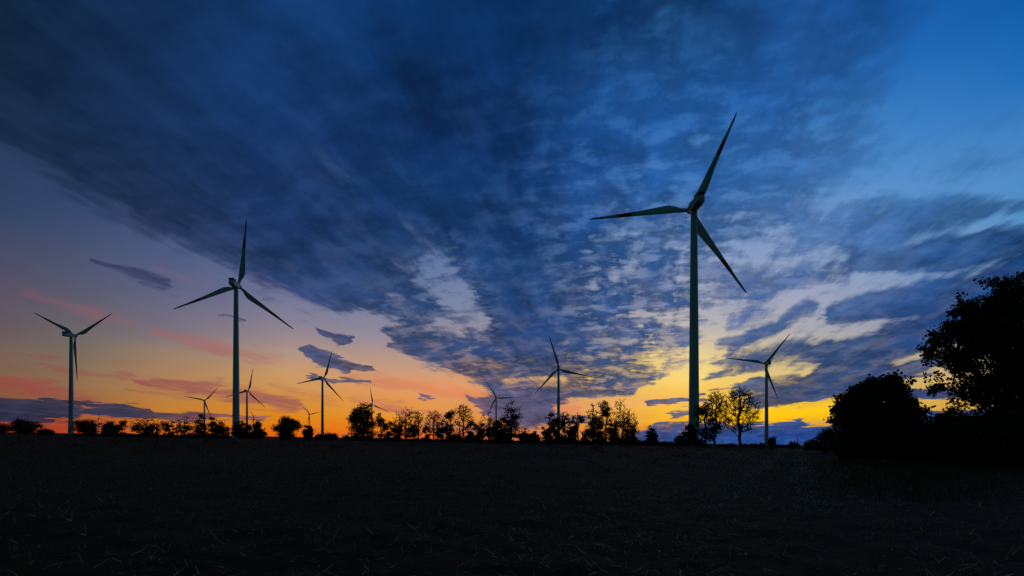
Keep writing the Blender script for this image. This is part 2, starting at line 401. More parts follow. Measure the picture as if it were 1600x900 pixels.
nish = NT.nodes.new('ShaderNodeTexSky'); nish.sky_type = 'NISHITA'; nish.sun_disc = False
nish.sun_elevation = R(-2.0); nish.sun_rotation = R(12.0); nish.altitude = 80
b1 = NT.nodes.new('ShaderNodeBackground'); b1.inputs['Strength'].default_value = 1.0; put(b1.inputs['Color'], sky)
b2 = NT.nodes.new('ShaderNodeBackground'); b2.inputs['Strength'].default_value = 0.01; NT.links.new(nish.outputs[0], b2.inputs['Color'])
ad = NT.nodes.new('ShaderNodeAddShader'); NT.links.new(b1.outputs[0], ad.inputs[0]); NT.links.new(b2.outputs[0], ad.inputs[1])
wo = NT.nodes.new('ShaderNodeOutputWorld'); NT.links.new(ad.outputs[0], wo.inputs['Surface'])
W.cycles.sampling_method = 'MANUAL'; W.cycles.sample_map_resolution = 512

# last glow of the sun that has just set, low to the right of centre
sl = bpy.data.lights.new('sun', 'SUN'); sl.energy = 0.05; sl.angle = R(8); sl.color = (1.0, 0.62, 0.28)
so = bpy.data.objects.new('sun', sl); COL.objects.link(so)
dsun = Vector((math.sin(R(12)) * math.cos(R(1)), math.cos(R(12)) * math.cos(R(1)), math.sin(R(1))))
so.rotation_euler = (-dsun).to_track_quat('-Z', 'Y').to_euler()

# ------------------------------------------------------------------ GROUND
def ground_material():
    m = bpy.data.materials.new('stubble_soil'); m.use_nodes = True
    nt = m.node_tree; b = nt.nodes['Principled BSDF']; b.inputs['Roughness'].default_value = 0.95; b.inputs['Specular IOR Level'].default_value = 0.1
    tc = nt.nodes.new('ShaderNodeTexCoord')
    def noi(sc, d=5, st=(1, 1, 1)):
        mp = nt.nodes.new('ShaderNodeMapping'); mp.inputs['Scale'].default_value = st
        nt.links.new(tc.outputs['Object'], mp.inputs[0])
        n = nt.nodes.new('ShaderNodeTexNoise'); n.inputs['Scale'].default_value = sc; n.inputs['Detail'].default_value = d
        n.inputs['Roughness'].default_value = 0.65
        nt.links.new(mp.outputs[0], n.inputs['Vector']); return n.outputs['Fac']
    def ramp(f, a, b_, ca, cb):
        r = nt.nodes.new('ShaderNodeValToRGB'); e = r.color_ramp.elements
        e[0].position = a; e[1].position = b_; e[0].color = (*ca, 1); e[1].color = (*cb, 1)
        nt.links.new(f, r.inputs[0]); return r.outputs[0]
    big = noi(0.06, 4); mid = noi(1.1, 6); fin = noi(11, 6)
    soil = ramp(mid, 0.35, 0.7, (0.050, 0.019, 0.0055), (0.10, 0.039, 0.011))
    straw = ramp(fin, 0.50, 0.72, (0, 0, 0), (1, 1, 1))
    patch = ramp(big, 0.35, 0.7, (0.15, 0.15, 0.15), (0.75, 0.75, 0.75))
    mu = nt.nodes.new('ShaderNodeMath'); mu.operation = 'MULTIPLY'; nt.links.new(straw, mu.inputs[0]); nt.links.new(patch, mu.inputs[1])
    mx = nt.nodes.new('ShaderNodeMix'); mx.data_type = 'RGBA'
    nt.links.new(mu.outputs[0], mx.inputs[0]); nt.links.new(soil, mx.inputs[6]); mx.inputs[7].default_value = (0.27, 0.115, 0.032, 1)
    nt.links.new(mx.outputs[2], b.inputs['Base Color'])
    bp = nt.nodes.new('ShaderNodeBump'); bp.inputs['Strength'].default_value = 0.9; bp.inputs['Distance'].default_value = 0.12
    nt.links.new(mid, bp.inputs['Height'])
    bp2 = nt.nodes.new('ShaderNodeBump'); bp2.inputs['Strength'].default_value = 0.8; bp2.inputs['Distance'].default_value = 0.03
    nt.links.new(fin, bp2.inputs['Height']); nt.links.new(bp.outputs[0], bp2.inputs['Normal']); nt.links.new(bp2.outputs[0], b.inputs['Normal'])
    return m
M_SOIL = ground_material()

def make_ground():
    NA = 360
    radii = [0.0]
    r = 1.2
    while r < 12000:
        radii.append(r); r *= 1.032 if r < 400 else 1.09
    g = MB()
    g.v.append((0, 0, terrain(0, 0)))
    for r in radii[1:]:
        for j in range(NA):
            # finer spacing ahead of the camera
            t = (j / NA) * 2 - 1
            a = math.pi * (0.45 * t + 0.55 * t ** 3)
            x, y = r * math.sin(a), r * math.cos(a)
            z = terrain(x, y)
            if r < 60:
                k = min(1.0, r / 4) * (1 - r / 60)
                z += 0.07 * k * noise.noise(Vector((x*0.9, y*0.9, 1.0))) + 0.05 * k * noise.noise(Vector((x*2.7, y*2.7, 4.0)))
            g.v.append((x, y, z))
    for j in range(NA):
        g.f.append((0, 1 + (j+1) % NA, 1 + j)); g.m.append(0)
    for k in range(len(radii) - 2):
        for j in range(NA):
            a = 1 + k*NA + j; b = 1 + k*NA + (j+1) % NA
            g.f.append((a, b, b + NA, a + NA)); g.m.append(0)
    o = g.build('ground', M_SOIL, smooth=True)
    return tag(o, 'dark harvested field rising gently to a crest below the sunset', None, None, 'structure')
make_ground()

# ------------------------------------------------------------------ STUBBLE (nobody could count it)
M_STRAW = material('pale_straw', (0.28, 0.135, 0.05), (0.82, 0.48, 0.24), 6.0, 0.7, 2, spec=0.25, trans=0.1)
M_DRYGRASS = material('dry_grass', (0.092, 0.037, 0.010), (0.195, 0.080, 0.022), 1.3, 0.85, 2, spec=0.1, trans=0.15)
def make_stubble():
    rnd = random.Random(4)
    lie = MB(); gr = MB()
    def strip(mb, p, d, up, L, w, bend, n=2):
        d = Vector(d).normalized(); side = d.cross(Vector(up))
        if side.length < 1e-3: side = Vector((1, 0, 0))
        side.normalize(); nrm = side.cross(d)
        pts = []
        for i in range(n + 1):
            t = i / n
            c = Vector(p) + d*L*t + nrm*bend*L*(t*t)
            ww = w * (1 - 0.55*t)
            pts.append((tuple(c - side*ww/2), tuple(c + side*ww/2)))
        for i in range(n): mb.quad(pts[i][0], pts[i][1], pts[i+1][1], pts[i+1][0])
    def spot(r0, r1):
        r = math.sqrt(rnd.uniform(r0*r0, r1*r1)); a = R(rnd.uniform(-56, 56))
        return r * math.sin(a), r * math.cos(a)
    # wheel track where straw lies thicker, running away to the right
    def track(x, y):
        return abs((x - 0.42*y + 1.0)) < 0.06*y + 0.5 or abs(x - 0.5*y - 2.0) < 0.04*y + 0.3
    for (r0, r1, cnt, s) in ((3.5, 10, 2600, 1.0), (10, 22, 6200, 1.0), (22, 45, 4500, 1.2), (45, 105, 4000, 1.7)):
        for i in range(cnt):
            x, y = spot(r0, r1)
            dens = 0.35 + 0.65 * (noise.noise(Vector((x*0.16, y*0.16, 2.0))) > 0.0)
            if track(x, y): dens = 1.0
            elif x < 0: dens *= 0.45
            if rnd.random() > dens: continue
            z = terrain(x, y) + 0.012 * s
            a = rnd.uniform(0, 2*math.pi)
            big = rnd.random() < 0.16
            L = rnd.uniform(0.05, 0.16) * s * (1.7 if big else 1)
            strip(lie, (x, y, z + rnd.uniform(0.01, .07)), (math.cos(a), math.sin(a), rnd.uniform(-.1, .5)), (0, 0, 1), L, rnd.uniform(.007, .018) * s * (2.0 if big else 1), rnd.uniform(-.15, .3))
    # two wheel tracks where the straw lies thick, running away to the right
    for i in range(2400):
        y = 13 * (95 / 13.0) ** rnd.random()
        x = 0.5 * y - 2.0 + rnd.choice((0, 2.3)) + rnd.gauss(0, .42)
        k = max(1.0, y / 16)
        a = rnd.gauss(0.46, .7)
        strip(lie, (x, y, terrain(x, y) + rnd.uniform(.02, .07)), (math.sin(a), math.cos(a), rnd.uniform(-.05, .45)), (0, 0, 1), rnd.uniform(.06, .16) * k ** .7, rnd.uniform(.007, .016) * k ** .9, rnd.uniform(-.15, .3))
    # upright cut stalks
    for (r0, r1, cnt) in ((4, 14, 420), (14, 40, 900)):
        for i in range(cnt):
            x, y = spot(r0, r1); z = terrain(x, y) - 0.02
            strip(lie, (x, y, z), (rnd.gauss(0, .45), rnd.gauss(0, .45), 1), (rnd.gauss(0, 1), rnd.gauss(0, 1), 0.1), rnd.uniform(.08, .24), rnd.uniform(.010, .018), rnd.uniform(-.1, .1))
    # rough dry grass and regrowth
    for (r0, r1, cnt, s) in ((3.5, 12, 2600, .8), (12, 30, 9000, 1.0), (30, 60, 11000, 1.5), (60, 125, 15000, 2.2)):
        for i in range(cnt):
            x, y = spot(r0, r1)
            if noise.noise(Vector((x*0.07, y*0.07, 8.0))) < -0.18 and rnd.random() < .7: continue
            z = terrain(x, y) - 0.03
            strip(gr, (x, y, z), (rnd.gauss(0, .35), rnd.gauss(0, .35), 1), (rnd.gauss(0, 1), rnd.gauss(0, 1), .1), rnd.uniform(.07, .20) * s ** .7, rnd.uniform(.006, .014) * s, rnd.uniform(.0, .5))
    # clumps of taller regrowth
    for c in range(520):
        cx, cy = spot(5, 110)
        k = max(1.0, cy / 22); n = rnd.randint(14, 40); sp = rnd.uniform(.12, .38) * k ** .6
        hh = rnd.uniform(.14, .34) * k ** .35
        for i in range(n):
            x, y = cx + rnd.gauss(0, sp), cy + rnd.gauss(0, sp)
            strip(gr, (x, y, terrain(x, y) - .03), (rnd.gauss(0, .4), rnd.gauss(0, .4), 1), (rnd.gauss(0, 1), rnd.gauss(0, 1), .1), hh * rnd.uniform(.6, 1.2), rnd.uniform(.007, .014) * k, rnd.uniform(.1, .7), 3)
    # taller verge grass before the bushes on the right
    for i in range(9000):
        y = rnd.uniform(16, 75); x = 0.60*y + rnd.gauss(0, .11)*y + 0.10*y
        if x < 0.42*y: continue
        z = terrain(x, y) - 0.03
        strip(gr, (x, y, z), (rnd.gauss(0, .3), rnd.gauss(0, .3), 1), (rnd.gauss(0, 1), rnd.gauss(0, 1), .1), rnd.uniform(.18, .55), rnd.uniform(.010, .022), rnd.uniform(.1, .6), 3)
    tag(lie.build('straw', M_STRAW), 'pale broken straw and cut stalks scattered over the dark field', 'straw', None, 'stuff')
    tag(gr.build('field_grass', M_DRYGRASS), 'dark dry grass and regrowth covering the field', 'grass', None, 'stuff')
make_stubble()

# ------------------------------------------------------------------ WIND TURBINES
RB = 44.0; HUBO = 5.0; TILT = R(5)
def blade_mesh():
    # r, chord, thickness ratio, twist
    st = [(0.9, 1.55, 1.0, 0), (2.6, 1.65, 1.0, 0), (4.4, 2.15, .62, 14), (6.6, 3.10, .36, 12), (8.8, 3.62, .27, 10), (10.5, 3.60, .24, 9), (13, 3.30, .22, 7),
          (17, 2.80, .20, 5), (21, 2.32, .18, 3.5), (25.5, 1.90, .17, 2.5), (29, 1.62, .16, 2), (32, 1.42, .16, 1.5), (35, 1.22, .15, 1), (38, 1.02, .15, .6),
          (41, .80, .14, .2), (43, .55, .14, 0), (44, .16, .14, 0)]
    n = 14; rings = []; mats = []
    for r, c, th, tw in st:
        ring = []
        circ = max(0.0, min(1.0, (5.5 - r) / 3.0))
        for j in range(n):
            a = 2*math.pi*j/n
            s = (1 + math.cos(a)) / 2                                # 1 leading edge ... 0 trailing edge
            # leading edge stays straight, the chord bulges to the trailing side
            xe = 0.78 - c*(1 - s) if r > 5.5 else None
            xc = c/2*math.cos(a)
            xa = 0.78 - c*(1 - s)
            x = xc*circ + xa*(1 - circ)
            yt = math.sin(a) * c * th / 2
            ya = yt * (0.35 + 0.65*math.sqrt(max(0, s))) if True else yt
            y = yt*circ + ya*(1 - circ)
            t = R(tw) + R(2)
            ring.append((x*math.cos(t) - y*math.sin(t), x*math.sin(t) + y*math.cos(t) + 0.0009*r*r*0.4, r))
        rings.append(ring)
    for k in range(len(st) - 1):
        rm = (st[k][0] + st[k+1][0]) / 2
        mats.append(1 if 25.5 < rm < 32 or rm > 38 else 0)
    b = MB(); b.rings(rings, mats=mats)
    return b.mesh('blade', [M_WHITE, M_RED], smooth=True)

def rounded_section(w, h, y, zc, r=0.6, n=5):
    pts = []
    for cx, cz, a0 in ((w/2-r, h/2-r, 0), (-w/2+r, h/2-r, 90), (-w/2+r, -h/2+r, 180), (w/2-r, -h/2+r, 270)):
        for i in range(n):
            a = R(a0 + 90*i/(n-1))
            pts.append((cx + r*math.cos(a), y, zc + cz + r*math.sin(a)))
    return pts

def turbine_proto():
    root = empty('wind_turbine', (0, 0, 0), 'x', 'wind turbine', 'white three-bladed wind turbines across the fields')
    t = MB()
    t.lathe([(2.30, -3.0), (2.30, 0.0), (2.22, 8), (2.07, 24), (1.90, 45), (1.68, 66), (1.48, 84), (1.34, 97.6), (1.36, 98.0), (1.36, 98.2)], 28)
    tower = t.build('tower', M_WHITE, root, True)
    d = MB(); d.box((0, -2.27, 2.6), (0.95, 0.16, 2.2)); dr = d.build('door', M_DARKMETAL, tower)
    # nacelle: axis along +Y (the rotor side), turned and tilted by the empty part below
    nb = MB()
    secs = [(-9.8, 2.5, 2.5, .05, .7), (-9.4, 3.1, 3.1, .05, .8), (-6.0, 3.5, 3.5, .05, .6), (0.0, 3.6, 3.7, 0, .6), (2.4, 3.4, 3.5, 0, .9), (3.3, 2.9, 3.0, 0, 1.1), (3.6, 2.5, 2.5, 0, 1.1)]
    nb.rings([rounded_section(w, h, y, zc, r) for y, w, h, zc, r in secs])
    nac = nb.build('nacelle', M_WHITE, root, True)
    nac.location = (0, 0, 100)
    cb = MB()
    cb.rings([rounded_section(3.0, 1.3, y, 2.25, .25, 3) for y in (-9.6, -9.3, -5.6, -4.4)])
    cb.build('cooler', M_DARKMETAL, nac)
    bc = MB(); bc.lathe([(.16, 2.85), (.16, 3.05), (.26, 3.08), (.26, 3.45), (.12, 3.6)], 10)
    bo = bc.build('beacon', M_LAMP, nac); bo.location = (0.9, -7.2, 0.0)
    # rotor: spinner and three blades share one tilted part
    hb = MB()
    hb.lathe([(1.35, -1.5), (1.62, -1.2), (1.68, 0.0), (1.62, .8), (1.30, 1.7), (.8, 2.35), (.25, 2.7), (0.02, 2.75)], 22, 'Y')
    hub = hb.build('hub', M_WHITE, root, True)
    bm = blade_mesh()
    for k in range(3):
        o = bpy.data.objects.new('blade', bm); COL.objects.link(o); o.parent = root
    fb = MB(); fb.lathe([(3.2, -1.2), (3.2, .12), (3.05, .2), (2.31, .2)], 28)
    fb.build('foundation', M_CONCRETE, root)
    return root

def rotor_frame(psi):
    n = Vector((math.sin(psi)*math.cos(TILT), math.cos(psi)*math.cos(TILT), math.sin(TILT)))
    h = Vector((math.cos(psi), -math.sin(psi), 0)); u = h.cross(n)
    return n, h, u

def set_turbine(root, x, y, hubz, psi, ph):
    gz = terrain(x, y)
    root.location = (x, y, gz)
    hh = hubz - gz
    psi = R(psi); n, h, u = rotor_frame(psi)
    RM = Matrix((h, n, u)).transposed().to_4x4()
    c = Vector((0, 0, hh)) + n*HUBO
    kb = 0
    for ch in root.children:
        nm = ch.name.split('.')[0]
        if nm == 'tower': ch.scale = (1, 1, hh / 100.0)
        elif nm == 'nacelle': ch.matrix_local = Matrix.Translation((0, 0, hh)) @ RM
        elif nm == 'hub': ch.matrix_local = Matrix.Translation(c) @ RM
        elif nm == 'blade':
            a = R(ph) + kb * 2*math.pi/3; kb += 1
            zx = h*math.cos(a) + u*math.sin(a)                # along the blade
            lead = -h*math.sin(a) + u*math.cos(a)             # leading edge side (turns anticlockwise from behind)
            fr = lead.cross(zx)                               # completes a right-handed frame
            # local x = leading edge, local y = across, local z = span
            B = Matrix((lead, zx.cross(lead), zx)).transposed().to_4x4()
            ch.matrix_local = Matrix.Translation(c) @ B
proto = turbine_proto()
TURB = [
 (-426.7, 550.7, 101.6, -0.4, 29.0, 'wind turbine farthest left, blades spread in a V above the red horizon'),
 (-180.6, 372.4, 101.6, -8.3, 81.2, 'second tallest wind turbine, left part of the sky, one blade pointing almost straight up'),
 (-711.0, 1315.0, 91.7, -20.0, 47.6, 'small wind turbine just left of the second tallest tower, standing among twiggy trees'),
 (-495.3, 1063.3, 91.9, -2.6, 74.8, 'small wind turbine just right of the second tallest tower, one blade crossing behind it'),
 (-1077.9, 2374.8, 86.3, 0.9, 109.0, 'tiny wind turbine low behind the bushes beside the second tallest tower'),
 (-725.8, 2038.4, 93.5, 1.2, 12.6, 'tiny wind turbine right of the lone round tree, blade tip touching a larger tower'),
 (-279.4, 838.7, 91.4, 4.7, 69.6, 'mid sized wind turbine with clear tower between lone round tree and big dense tree'),
 (-349.9, 1420.4, 89.4, 2.1, 95.6, 'small wind turbine half hidden behind the big dense tree, two blades showing'),
 (-34.4, 1233.2, 91.9, 5.4, 0.8, 'small wind turbine near the centre with one blade pointing level to the right'),
 (58.2, 712.0, 89.5, 5.7, 105.1, 'mid sized wind turbine right of centre in front of the blue cloud bank'),
 (77.4, 242.0, 99.6, 0.8, 64.5, 'tallest and nearest wind turbine, its tower rising from beside the bare trees'),
 (290.8, 650.1, 88.0, 2.9, 50.8, 'wind turbine farthest right, standing over the low blue cloud'),
 (-2731.6, 3760.8, 144.1, -5.1, 95.9, 'tiny distant wind turbine low over the red horizon between left-hand trees'),
 (-2792.0, 3580.0, 119.0, 0.0, 62.0, 'distant wind turbine hidden behind the leftmost tower, one blade tip poking out'),
]
for i, (x, y, z, psi, ph, lab) in enumerate(TURB):
    o = proto if i == 0 else copy_tree(proto)
    o['label'] = lab
    set_turbine(o, x, y, z + CAMZ, psi, ph)

# ------------------------------------------------------------------ TREES
def leaf(mb, p, s, rnd):
    n = Vector((rnd.gauss(0, 1), rnd.gauss(0, 1), rnd.gauss(0, 1)))
    if n.length < 1e-3: n = Vector((0, 0, 1))
    n.normalize()
    u = n.orthogonal().normalized(); a = rnd.uniform(0, 6.283)
    w = n.cross(u)
    u, w = u*math.cos(a) + w*math.sin(a), w*math.cos(a) - u*math.sin(a)
    L = s * rnd.uniform(.6, 1.25); k = L * rnd.uniform(.38, .62)
    p = Vector(p); t = p + u*L
    m = p + u*L*.5 + n*L*.08
    mb.quad(tuple(p), tuple(m + w*k), tuple(t), tuple(m - w*k))

def grow(targets, trunk, rnd, seg=0.6, lift=0.25):
    """joins every target point to the nearest limb already there; returns nodes (pos, parent) and tips"""
    nodes = [(Vector(trunk[0]), -1)]
    for p in trunk[1:]: nodes.append((Vector(p), len(nodes) - 1))
    first = max(1, len(nodes) // 5)
    base = Vector(trunk[0])
    tips = []
    axis_top = Vector(trunk[-1])
    def key(t):
        return min((Vector(t) - n[0]).length for n in nodes[:len(trunk)])
    for t0 in sorted(targets, key=key):
        t = Vector(t0); best = None
        for i in range(first, len(nodes)):
            d = t - nodes[i][0]; L = d.length
            cost = L - lift * d.z + 0.04 * (nodes[i][0] - base).length
            if best is None or cost < best[0]: best = (cost, i, L)
        _, i, L = best
        k = max(1, int(L / seg)); p0 = nodes[i][0]
        side = Vector((rnd.gauss(0, 1), rnd.gauss(0, 1), rnd.gauss(0, .6))) * L * .07
        par = i
        for s in range(1, k + 1):
            f = s / k
            q = p0.lerp(t, f) + side * math.sin(math.pi*f) + Vector((rnd.gauss(0, 1), rnd.gauss(0, 1), rnd.gauss(0, 1))) * seg * (.10 if s < k else 0) - Vector((0, 0, lift*.25*L*math.sin(math.pi*f)))
            nodes.append((q, par)); par = len(nodes) - 1
        tips.append((par, id(t0)))
    return nodes, tips

def skin(nodes, r_tip, r_trunk, mb, power=0.5):
    n = len(nodes); cnt = [0]*n; kids = [0]*n
    for i in range(n):
        if nodes[i][1] >= 0: kids[nodes[i][1]] += 1
    for i in range(n - 1, -1, -1):
        if kids[i] == 0: cnt[i] += 1
        if nodes[i][1] >= 0: cnt[nodes[i][1]] += cnt[i]
    top = max(cnt[0], 1)
    rad = [r_tip + (r_trunk - r_tip) * (c / top) ** power if c > 1 else r_tip for c in cnt]
    for i in range(1, n):
        p = nodes[i][1]
        ra = min(rad[p], rad[i] * 1.6)
        mb.tube(nodes[p][0], nodes[i][0], ra, rad[i], 7 if rad[i] > .12 else (4 if rad[i] > .04 else 3))
    return rad

def sample_clumps(rnd, blobs, nclump, per, spread):
    """points gathered in clumps inside a union of ellipsoids: gaps stay between the clumps"""
    tot = sum(b[3]*b[4]*b[5] for b in blobs); out = []
    for _ in range(nclump):
        r = rnd.uniform(0, tot)
        for b in blobs:
            r -= b[3]*b[4]*b[5]
            if r <= 0: break
        while True:
            v = Vector((rnd.uniform(-1, 1), rnd.uniform(-1, 1), rnd.uniform(-1, 1)))
            if v.length <= 1 and rnd.random() < .35 + .65*v.length: break
        c = Vector((b[0] + v.x*b[3], b[1] + v.y*b[4], b[2] + v.z*b[5]))
        s = spread * rnd.uniform(.6, 1.2)
        out.append((c, [c + Vector((rnd.gauss(0, s), rnd.gauss(0, s), rnd.gauss(0, s*.75))) for _ in range(per)]))
    return out

def make_tree(name, label, cat, group, px, Y, top, hw, kind, seed, lean=0.0, leafm=None, dens=1.0, trunk_r=None, leafs=None, flat=.85, sink=.3, shape=None, nleaf=None, tiplen=1.0, lowleaf=.55):
    rnd = random.Random(seed)
    x = px2x(px, Y); gz = terrain(x, Y)
    h = px2z(top, Y) - gz
    w = hw / F * Y
    root = empty(name, (x, Y, gz), label, cat, group)
    bark, lv = MB(), MB()
    s = h
    ls = leafs or max(.20, min(.55, Y * .0022))
    d = w * flat
    tr = trunk_r or h * .022
    top_t = h * .86
    trunk = [Vector((lean*w*(t**1.5) + rnd.gauss(0, .012*h), rnd.gauss(0, .012*h), -sink + (top_t + sink)*t)) for t in [i/9 for i in range(10)]]
    trunk[0].x = trunk[0].y = 0
    leaves = 0
    if kind == 'bush':
        blobs = [(0, 0, h*.45, w*.95, d*.95, h*.55), (-w*.35, 0, h*.38, w*.6, d*.7, h*.42), (w*.35, 0, h*.35, w*.6, d*.7, h*.42)]
        trunk = [Vector((0, 0, -.2 + h*.06*i)) for i in range(8)]
        cl = sample_clumps(rnd, blobs, int(46*dens), 5, w*.13); nl = 15; rt = .012
    elif kind == 'round':
        blobs = [(0, 0, h*.50, w*.66, d*.66, h*.36), (lean*w, 0, h*.76, w*.45, d*.5, h*.23), (0, 0, h*.26, w*.62, d*.66, h*.20)]
        for k in range(6):
            a = k * 1.05 + rnd.uniform(0, .5); q = rnd.uniform(.26, .42)
            blobs.append((w*(1 - q)*math.cos(a), d*(1 - q)*math.sin(a), h*rnd.uniform(.30, .72), w*q, d*q, h*q*.55))
        cl = sample_clumps(rnd, blobs, int(80*dens), 6, w*.11); nl = 15; rt = .015
    elif kind == 'sparse':
        blobs = [(rnd.uniform(-.5, .5)*w, rnd.uniform(-.4, .4)*d, h*rnd.uniform(.28, .86), w*rnd.uniform(.28, .5), d*rnd.uniform(.3, .5), h*rnd.uniform(.08, .16)) for _ in range(8)]
        blobs += [(0, 0, h*.9, w*.35, d*.35, h*.10), (w*.1, 0, h*.16, w*.7, d*.7, h*.10)]
        cl = sample_clumps(rnd, blobs, int(36*dens), 5, w*.10); nl = 7; rt = .028
    elif kind == 'bare':
        blobs = [(0, 0, h*.62, w*.92, d*.92, h*.38), (lean*w*.8, 0, h*.80, w*.62, d*.62, h*.20)]
        cl = sample_clumps(rnd, blobs, int(210*dens), 1, w*.03); nl = 0; rt = .060
    elif kind == 'halfbare':
        blobs = [(0, 0, h*.60, w*.92, d*.92, h*.40), (0, 0, h*.35, w*.95, d*.9, h*.25)]
        cl = sample_clumps(rnd, blobs, int(64*dens), 5, w*.12); nl = 6; rt = .050
    elif kind == 'tiered':
        blobs = []
        for k in range(6):
            f = k/5; zz = h*(.22 + .74*f); ww = w*(1.0 - .62*f) * rnd.uniform(.8, 1.1)
            blobs.append((rnd.uniform(-.12, .12)*w, 0, zz, ww, ww*flat, h*.055))
        cl = sample_clumps(rnd, blobs, int(60*dens), 5, w*.08); nl = 11; rt = .018
    elif kind == 'conifer':
        blobs = []
        for k in range(8):
            f = k/7; zz = h*(.16 + .80*f); ww = w*(1.02 - .86*f**1.1) * rnd.uniform(.85, 1.1)
            blobs.append((0, 0, zz, ww, ww, h*.06))
        trunk = [Vector((0, 0, -sink + (h*.98 + sink)*i/9)) for i in range(10)]
        cl = sample_clumps(rnd, blobs, int(56*dens), 5, w*.09); nl = 11; rt = .012
    if shape:                                             # crown built from several lobes of its own
        blobs = []
        for lx, ly, rx, ry, dy in shape:
            blobs.append((px2x(lx, Y) - x, dy, px2z(ly, Y) - gz, rx/F*Y, min(rx, ry)/F*Y*.9, ry/F*Y))
        cl = sample_clumps(rnd, blobs, int(80*dens), 6, w*.055)
    if nleaf: nl = nleaf
    bald = {'sparse': .25, 'halfbare': .42}.get(kind, 0.0)
    leafy = {}
    targets = []
    for c, ps in cl:
        lf = rnd.random() > bald
        for p in ps:
            if p.z > .15: targets.append(p); leafy[id(p)] = lf
    hi = max(p.z for p in targets)
    if kind not in ('conifer',) and not shape:
        k = (h * .985) / hi
        if kind in ('bare', 'halfbare', 'sparse', 'tiered', 'round'):
            for p in targets: p.z *= k
    nodes, tips = grow(targets, trunk, rnd, seg=max(.35, h*.05), lift=-.1 if kind in ('tiered', 'conifer') else .30)
    skin(nodes, rt * max(1, Y/170), tr, bark, .62 if kind == 'bare' else .5)
    # fine twigs at the tips
    nt_ = 0
    for i, tid in tips:
        p, par = nodes[i]
        q = nodes[par][0]
        dd = (p - q).normalized() if (p - q).length > 1e-4 else Vector((0, 0, 1))
        reps = {'bare': 4, 'halfbare': 4, 'sparse': 2}.get(kind, 1)
        for _ in range(reps):
            e = (dd + Vector((rnd.gauss(0, .5), rnd.gauss(0, .5), rnd.gauss(.25, .4)))).normalized()
            L = h * rnd.uniform(.03, .075) * tiplen
            m = p + e*L*.5
            bark.tube(p, m, rt * max(1, Y/170) * .8, rt * max(1, Y/170) * .6, 3)
            e2 = (e + Vector((rnd.gauss(0, .3), rnd.gauss(0, .3), .2))).normalized()
            bark.tube(m, m + e2*L*.55, rt * max(1, Y/170) * .6, rt * max(1, Y/170) * .35, 3)
            lx = nl if leafy.get(tid, True) else 0
            if kind == 'halfbare' and p.z > h*.62: lx = 1 if rnd.random() < .4 else 0
            if kind == 'bare': lx = 4 if p.z < h*.42 and rnd.random() < lowleaf else (1 if rnd.random() < .15 else 0)
            for _ in range(max(0, int(round(lx * rnd.uniform(.6, 1.3) / reps * (1.6 if reps > 1 else 1))))):
                g = w * (.016 if shape else .046) + ls*(.48 if shape else .55)
                leaf(lv, p + e*L*rnd.uniform(0, .9) + Vector((rnd.gauss(0, g), rnd.gauss(0, g), rnd.gauss(0, g*.7))), ls, rnd)
    bark.build('trunk', M_BARK, root, True)
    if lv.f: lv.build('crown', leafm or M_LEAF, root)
    return root

